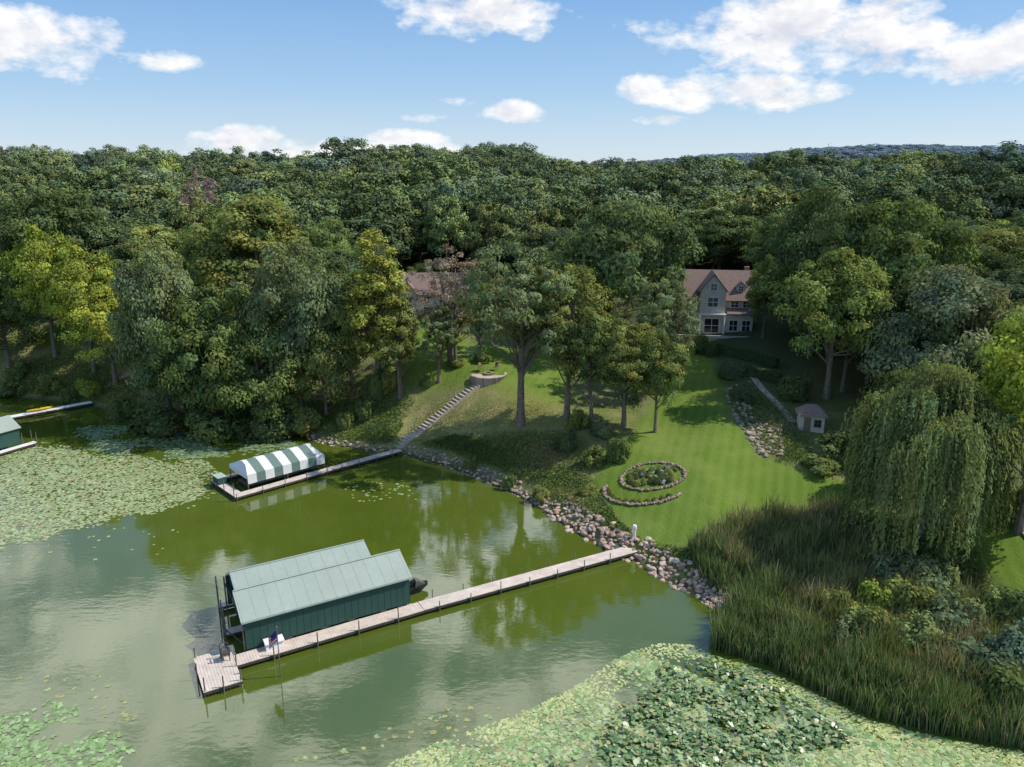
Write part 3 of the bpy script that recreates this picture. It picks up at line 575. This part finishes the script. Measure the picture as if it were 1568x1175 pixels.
posts(q,[(x,-1.3) for x in (-1.8,1,3.5,6,8.5)],-1,.95,.04); q.ch+=q1.ch; q.done('wooden_dock',[M_deck,M_fas,M_post])
q=MB((A2[0],A2[1],0),e); q.box(-1.85,-.95,3.0,4.4,.46,1.2,0); q.box(-1.9,-.9,2.95,4.45,1.2,1.26,1); q.done('dock_locker',[M_wall,M_trim])
# ---------------------------------------------------------------- left dock, boathouse
A3=P(0,695,.4);B3=P(58,678,.4); e=(B3-A3)[:2]; q=MB((A3[0],A3[1],0),e); dock(q,-6,np.linalg.norm(e),0,.9,.45)
E3=P(140,614,.6); S3=P(-40,648,.5); q1=MB((S3[0],S3[1],0),(E3-S3)[:2]); dock(q1,0,np.linalg.norm((E3-S3)[:2]),-.6,.6,.46); q.ch+=q1.ch
posts(q,[(np.linalg.norm(e)-.1+.0,-.05),(np.linalg.norm(e)-.1,1.0),(np.linalg.norm(e)-1.2,1.0)],-1,1.7,.05); q.done('wooden_dock',[M_white,M_fas,M_post])
bh2=emp('boathouse'); q=MB((A3[0],A3[1],0),e); l3=np.linalg.norm(e)-1.4
q.box(-8,l3,1.1,1.18,.6,2.6,0); q.prism('x',l3,l3+.08,[(1.1,1.6),(5.0,1.6),(5.0,2.6),(3.1,3.6),(1.1,2.6)],0); q.box(-8,l3,5,5.08,.6,2.6,0); q.done('walls',[M_wall],bh2)
q=MB((A3[0],A3[1],0),e); q.gable('x',-8,l3,1.1,5.0,2.62,3.7,.08,.25,0); q.done('roof',[M_roofg],bh2)
g=P(62,634,0); q=MB((g[0],g[1],0),(E3-S3)[:2])
ks=[(-1.6,0,.25),(-1,.28,.12),(0,.36,.08),(1,.28,.12),(1.6,0,.25)]
for (xa,wa,za),(xb,wb,zb) in zip(ks[:-1],ks[1:]):
    for sg in (-1,1):
        q.f([(xa,0,za-.08),(xb,0,zb-.08),(xb,sg*wb,.3),(xa,sg*wa,.3)],0); q.f([(xa,0,.4),(xb,0,.4),(xb,sg*wb,.3),(xa,sg*wa,.3)],0)
for i in range(len(q.ch)): q.ch[i]=(q.ch[i][0]+np.array([0,0,.45]),0,None)
q.done('kayak',[M_yel])
# ---------------------------------------------------------------- steps
def steps(name,L,width,mat,rail=False):
    pts=[G(u,v) for u,v in L]; q=MB((0,0,0),(1,0)); ch=[]
    for a,c in zip(pts[:-1],pts[1:]):
        l=np.linalg.norm((c-a)[:2]); n=max(1,int(l/.4)); s=MB((a[0],a[1],0),(c-a)[:2])
        for k in range(n):
            x=k*l/n; pw=s.w(np.array([x+l/n/2,0,0.])); z=hz(pw[0],pw[1]); s.box(x,x+l/n-.01,-width/2,width/2,z-.3,z+.10+random.uniform(0,.02),0)
            if rail and k%5==0: s.cyl(x,width/2+.05,z,z+1.0,.035,1,6)
        ch+=s.ch
    q.ch=ch; q.done(name,[mat,M_post])
steps('stone_steps',[(608,687),(640,662),(668,638),(700,612),(720,597),(738,586)],1.5,M_stone,True)
steps('stone_steps',[(1215,648),(1190,620),(1165,595),(1146,570)],.8,M_stone,True)
steps('wooden_stairs',[(140,612),(165,592),(205,566)],1.1,M_stone,True)
steps('stone_steps',[(1560,800),(1600,850)],1.0,M_stone)
g=G(748,574); q=MB((g[0],g[1],g[2]-.35),(1,0)); q.cyl(0,0,-1,.3,2.1,0,28)
for a in np.linspace(-2.9,.9,30):
    q.box(2.2*math.cos(a)-.15,2.2*math.cos(a)+.15,2.2*math.sin(a)-.15,2.2*math.sin(a)+.15,-.8,.42,0 if random.random()<.6 else 1)
for a in np.linspace(0,6.28,12,endpoint=False): q.box(.5*math.cos(a)-.12,.5*math.cos(a)+.12,.5*math.sin(a)-.12,.5*math.sin(a)+.12,.3,.6,1)
q.done('fire_pit_patio',[M_stone,M_brick])
def chair(u,v,rot,mat,name='patio_chair'):
    g=G(u,v); q=MB((g[0],g[1],g[2]+.1),(math.cos(rot),math.sin(rot)))
    q.box(-.25,.25,-.25,.25,.35,.40,0); q.prism('x',-.25,.25,[(.2,.40),(.26,.40),(.4,.95),(.34,.95)],0)
    for x in (-.22,.22):
        q.box(x-.03,x+.03,-.25,.25,.58,.61,0)
        for y in (-.22,.2): q.cyl(x,y,-.1,.58,.025,0,6)
    q.done(name,[mat])
chair(737,569,.8,M_gold);chair(759,568,-.6,M_gold);chair(82,522,0,M_white)
# garden
g=G(1000,730); gr=[]
for a in np.linspace(0,2*np.pi,120): gr.append((g[0]+3.1*math.cos(a),g[1]+2.4*math.sin(a)))
for a in np.linspace(math.pi*.9,math.pi*1.72,110): gr.append((g[0]-.7+4.2*math.cos(a),g[1]-1.2+3.3*math.sin(a)))
gr=np.array(gr)+rng.normal(0,.07,(len(gr),2))
rocks('stone_garden_ring',np.concatenate([gr,gr]),.12,.22,[(.34,.24,.18),(.40,.29,.22),(.28,.21,.16)],.12)
pp=np.array([(g[0]+2.8*r_*math.cos(a_),g[1]+2.1*r_*math.sin(a_)) for r_,a_ in zip(np.sqrt(rng.random(80))*.92,rng.uniform(0,6.28,80))]); rocks('blue_garden_stones',pp[:30],.12,.3,[(.25,.29,.34),(.34,.37,.4),(.2,.21,.25)],.2)
for x,y in pp[30:]: inst('mound','garden_plant',(x,y,hz(x,y)-.1),random.uniform(.18,.32),random.uniform(.3,.65),random.choice([MD,DK,BR,GY,OL,(.35,.35,.14)]))
for t in np.linspace(.1,.9,12):
    a=math.pi*(.9+.82*t); x,y=g[0]-.7+3.75*math.cos(a),g[1]-1.2+2.85*math.sin(a); inst('mound','garden_plant',(x,y,hz(x,y)-.1),.24,.4,random.choice([MD,OL,BR]))
# ---------------------------------------------------------------- houses
def window(q,x,y,z,w_,h_,mg=1,mf=2):
    q.box(x-w_/2-.09,x+w_/2+.09,y-.06,y-.003,z-.09,z+h_+.09,mf); q.box(x-w_/2,x+w_/2,y-.085,y-.062,z,z+h_,mg); q.box(x-.03,x+.03,y-.105,y-.087,z,z+h_,mf); q.box(x-w_/2,x-.032,y-.103,y-.087,z+h_/2-.03,z+h_/2+.03,mf); q.box(x+.032,x+w_/2,y-.103,y-.087,z+h_/2-.03,z+h_/2+.03,mf)
g=G(1100,512); hs=emp('lake_house'); O=(g[0],g[1]+1.5,g[2]-.2); ex=(.985,-.17)
q=MB(O,ex)
q.box(-4.6,5.2,0,8,-2,5.2,0)
q.prism('x',-4.6,-4.52,[(0,5.2),(8,5.2),(4,8.6)],0); q.prism('x',5.12,5.2,[(0,5.2),(8,5.2),(4,8.6)],0)
q.prism('y',-1.2,3.5,[(-2.6,0),(1.0,0),(1.0,6.6),(-.8,8.8),(-2.6,6.6)],0)
q.box(-4.4,-2.61,-.7,-.01,0,3.2,0); q.box(1.01,5.0,-1.0,-.01,-1,3.0,0); q.done('walls',[M_stuc],hs)
q=MB(O,ex); q.gable('x',-4.6,5.2,0,8,5.22,8.75,.18,.45,0); q.gable('y',-1.2,3.9,-2.6,1.0,6.62,8.85,.16,.35,0); q.prism('x',1.3,5.4,[(-1.4,3.05),(-.02,3.75),(-.02,3.9),(-1.4,3.2)],0)
q.prism('y',1.0,3.0,[(2.6,6.0),(3.9,6.0),(3.9,6.9),(3.25,7.5),(2.6,6.9)],2); q.gable('y',1.0,3.2,2.6,3.9,6.92,7.55,.1,.18,0)
q.box(4.0,4.6,4.2,4.9,7.8,9.3,1); q.box(3.95,4.65,4.15,4.95,9.3,9.4,0)
q.done('roof',[M_roofr,M_brick,M_stuc],hs)
q=MB(O,ex)
window(q,-.8,-1.2,4.2,1.4,1.3);window(q,-.8,-1.2,6.6,.8,.9);window(q,-3.6,0,3.6,1.0,1.1);window(q,2.4,0,4.0,1.0,.9);window(q,4.1,0,4.0,1.0,.9);window(q,3.25,1.0,6.3,.6,.6)
window(q,-.8,-1.2,.4,2.0,2.0);window(q,2.3,-1.0,.7,1.1,1.5);window(q,4.1,-1.0,.7,1.1,1.5);window(q,-3.5,-.7,1.2,.9,1.3)
for x in (-2.5,.9): q.cyl(x,-1.75,-.5,3.0,.14,2,10)
q.box(-2.75,1.15,-1.9,-1.21,3.0,3.2,2); q.done('windows',[M_stuc,M_glass,M_white],hs)
q=MB(O,ex); q.box(-5.8,5.6,-3.6,-1.3,-2.5,-.05,0); q.box(-5.9,-2.0,-5.2,-3.62,-3.2,-.9,0); q.box(-5.9,5.7,-3.8,-3.61,-.049,.4,1); q.box(-3.2,-2.2,-6.5,-5.25,-3.4,-1.6,1)
for i in range(6): q.box(-1.8,-.6,-3.9-.35*i,-3.9-.35*(i-.95),-2.6,-.15-.28*i,1)
q.done('terrace',[M_stone,M_stuc],hs)
g=G(665,486); h2=emp('lake_house'); O=(g[0],g[1]+2,g[2]-1.2); q=MB(O,(.99,.1))
q.box(-6,5,0,8,-1,4.6,0); q.prism('x',-6,-5.92,[(0,4.6),(8,4.6),(4,7.2)],0); q.prism('y',-1.0,3,[(-5.6,0),(-2.8,0),(-2.8,4.7),(-4.2,6.4),(-5.6,4.7)],0); q.done('walls',[M_stuc],h2)
q=MB(O,(.99,.1)); q.gable('x',-6,5,0,8,4.62,7.3,.18,.45,0); q.gable('y',-1,3.2,-5.6,-2.8,4.72,6.45,.15,.3,0); q.done('roof',[M_roofr,M_brick],h2)
q=MB(O,(.99,.1))
window(q,-4.2,-1.0,3.0,1.2,1.2);window(q,-4.2,-1,.9,1.6,1.5)
for x in (-1.3,1.2,3.6): window(q,x,0,1.1,1.1,1.4); window(q,x,0,3.2,1.0,.9)
q.done('windows',[M_stuc,M_glass,M_white],h2)
g=G(1243,664); sh=emp('garden_shed'); O=(g[0],g[1]+.3,g[2]-.2); q=MB(O,(.97,-.25)); q.box(-1.3,1.3,0,2.2,-.5,2.1,0); q.done('walls',[M_stuc],sh)
q=MB(O,(.97,-.25)); z=2.1
for f in ([(-1.6,-.3,z),(1.6,-.3,z),(.5,1.1,z+1.0),(-.5,1.1,z+1.0)],[(1.6,2.5,z),(-1.6,2.5,z),(-.5,1.1,z+1),(.5,1.1,z+1)],[(1.6,-.3,z),(1.6,2.5,z),(.5,1.1,z+1)],[(-1.6,2.5,z),(-1.6,-.3,z),(-.5,1.1,z+1)],[(-1.6,-.3,z-.002),(-1.6,2.5,z-.002),(1.6,2.5,z-.002),(1.6,-.3,z-.002)]): q.f(f,0)
q.done('roof',[M_roofr],sh); q=MB(O,(.97,-.25)); window(q,.6,0,.9,.6,.7); q.box(-.8,-.1,-.05,-.003,0,1.85,0); q.done('door_and_window',[M_gold,M_glass,M_gold],sh)
def hedge(L,w_,h_,col):
    C=[]
    pts=[G(u,v) for u,v in L]
    for a,c in zip(pts[:-1],pts[1:]):
        l=np.linalg.norm(c-a); n=int(l*1500); t=rng.random(n)[:,None]; e=nrm((c-a)*[1,1,0]); nn=np.array([-e[1],e[0],0])
        p=a+(c-a)*t; s=rng.uniform(-1,1,n); side=rng.random(n)
        offn=np.where(side<.5,s,np.sign(s)*1.0)*w_/2; hz2=np.where(side<.5,h_,rng.random(n)*h_)
        p=p+nn*offn[:,None]+np.array([0,0,1])*hz2[:,None]+rng.normal(0,.05,p.shape)
        N_=np.where((side<.5)[:,None],np.array([[0,0,1.]]),nn*np.sign(s)[:,None])
        C.append(leafquads(p,nrm(N_+rng.normal(0,.4,p.shape)),.09))
    C=np.concatenate(C); polys('clipped_hedge',[(C,0,np.array([col])*rng.uniform(.6,1.3,(len(C),1)))],[M_blade])
hedge([(1098,540),(1140,550),(1190,565)],1.0,1.3,(.10,.15,.06)); hedge([(1140,575),(1195,588)],1.0,1.2,(.09,.14,.055)); hedge([(1068,545),(1090,535)],.8,.9,(.12,.17,.065))
g=G(578,668); q=MB((g[0],g[1],g[2]+.2),(1,.2)); q.tube([(-1,0,0),(-1,0,1.3),(1,0,1.3),(1,0,0)],.05,0,6); q.tube([(-1,0,.6),(1,0,.6)],.04,0,6); q.tube([(-1,.9,0),(-1,0,1.3)],.04,0,6); q.tube([(1,.9,0),(1,0,1.3)],.04,0,6); q.done('boat_rack',[M_wall])
# ---------------------------------------------------------------- light
SAZ=math.atan2(.86,.12); SEL=math.radians(48)
sd_=Vector((math.sin(SAZ)*math.cos(SEL),math.cos(SAZ)*math.cos(SEL),math.sin(SEL)))
sl=bpy.data.lights.new('sun','SUN'); sl.energy=5.0; sl.angle=math.radians(.5); sl.color=(1,.95,.85); so=link(bpy.data.objects.new('sun',sl)); so.rotation_euler=(-sd_).to_track_quat('-Z','Y').to_euler()
wd=bpy.data.worlds.new("World"); scene.world=wd; wd.use_nodes=True; nt=wd.node_tree; nt.nodes.clear()
out=N(nt,'ShaderNodeOutputWorld'); sky=N(nt,'ShaderNodeTexSky',sky_type='NISHITA'); sky.sun_disc=False; sky.sun_elevation=SEL; sky.sun_rotation=SAZ; sky.air_density=1.0; sky.dust_density=.3; sky.ozone_density=2.0
b1_=N(nt,'ShaderNodeBackground'); b1_.inputs[1].default_value=.14
tc=N(nt,'ShaderNodeTexCoord'); sx=N(nt,'ShaderNodeSeparateXYZ'); nt.links.new(tc.outputs['Generated'],sx.inputs[0])
az=math_(nt,'ARCTAN2',sx.outputs[0],sx.outputs[1]); el=math_(nt,'ARCSINE',sx.outputs[2])
hr=N(nt,'ShaderNodeValToRGB'); nt.links.new(math_(nt,'MULTIPLY',el,1.0),hr.inputs[0]); E_=hr.color_ramp.elements
E_[0].position=0; E_[0].color=(4.7,5.6,6.4,1); E_[1].position=.45; E_[1].color=(1.1,2.5,5.2,1)
k_=E_.new(.10); k_.color=(2.6,4.2,6.2,1); k_=E_.new(.22); k_.color=(1.3,2.9,5.7,1)
skc=mixc(nt,.8,sky.outputs[0],hr.outputs[0]); nt.links.new(skc,b1_.inputs[0])
def azel(u,v):
    d=nrm(ray(u,v)); return math.atan2(d[0],d[1]),math.asin(d[2])
CL=[(40,55,125,46,1),(20,35,60,30,1),(745,22,130,34,1),(1190,45,175,66,1),(1290,60,110,48,1),(1340,20,90,30,.8),(1125,140,145,28,1),(985,136,45,22,1),(1205,150,60,18,1),(1495,85,95,32,1),(1430,52,70,24,.9),(1560,70,60,40,1),(785,172,52,18,1),(372,216,66,24,1),(500,236,190,26,1),(612,213,68,16,1),(680,246,60,16,1),(1010,184,40,8,.75),(655,180,40,9,.7),(700,155,40,9,.6),(1345,96,45,16,.9),(220,92,80,14,.55)]
CL=[(*azel(u,v),su/F,sv/F,am) for u,v,su,sv,am in CL]
R_=math.radians
CL+=[(R_(a),R_(e),R_(sa),R_(se),am) for a,e,sa,se,am in [(-3,29,9,7,1),(-30,33,17,8,1),(4,39,14,5,1),(-16,43,15,5,1),(25,40,12,6,1),(-42,24,9,4,.9),(90,30,30,8,1),(-95,35,30,9,1),(180,30,40,9,1)]]
cv=N(nt,'ShaderNodeCombineXYZ'); nt.links.new(az,cv.inputs[0]); nt.links.new(math_(nt,'MULTIPLY',el,1.7),cv.inputs[1])
mk=None
for (a,e_,sa,se,am) in CL:
    dx=math_(nt,'MULTIPLY',math_(nt,'SUBTRACT',az,a),1/sa); dy=math_(nt,'MULTIPLY',math_(nt,'SUBTRACT',el,e_),1/se)
    r2=math_(nt,'ADD',math_(nt,'MULTIPLY',dx,dx),math_(nt,'MULTIPLY',dy,dy))
    g_=math_(nt,'MULTIPLY',math_(nt,'SUBTRACT',1.0,r2),am); g_=math_(nt,'MAXIMUM',g_,-1.0)
    mk=g_ if mk is None else math_(nt,'MAXIMUM',mk,g_)
def cn(vec):
    nn=noise(nt,11,7,vec,.6); n2=noise(nt,32,5,vec,.6)
    return math_(nt,'ADD',math_(nt,'MULTIPLY',math_(nt,'SUBTRACT',nn,.52),3.4),math_(nt,'MULTIPLY',math_(nt,'SUBTRACT',n2,.5),1.1))
off=N(nt,'ShaderNodeVectorMath',operation='ADD'); nt.links.new(cv.outputs[0],off.inputs[0]); off.inputs[1].default_value=(.01,.028,0)
mk8=math_(nt,'MULTIPLY',mk,.85); na=cn(cv.outputs[0]); nb=cn(off.outputs[0])
d0=math_(nt,'ADD',mk8,na); d1=math_(nt,'ADD',mk8,nb)
al=ramp(nt,d0,-.1,.65)
shd=ramp(nt,math_(nt,'SUBTRACT',d1,math_(nt,'MULTIPLY',d0,.35)),.15,.95,(1.0,1.0,1.0),(.70,.73,.82))
b2=N(nt,'ShaderNodeBackground'); nt.links.new(shd,b2.inputs[0])
hi=N(nt,'ShaderNodeMapRange'); nt.links.new(el,hi.inputs[0]); hi.inputs[1].default_value=.28; hi.inputs[2].default_value=.48; hi.inputs[3].default_value=1.03; hi.inputs[4].default_value=2.2; nt.links.new(hi.outputs[0],b2.inputs[1])
ms=N(nt,'ShaderNodeMixShader'); nt.links.new(al,ms.inputs[0]); nt.links.new(b1_.outputs[0],ms.inputs[1]); nt.links.new(b2.outputs[0],ms.inputs[2]); nt.links.new(ms.outputs[0],out.inputs[0])
scene.view_settings.view_transform='Standard'; scene.view_settings.look='None'; scene.view_settings.exposure=0
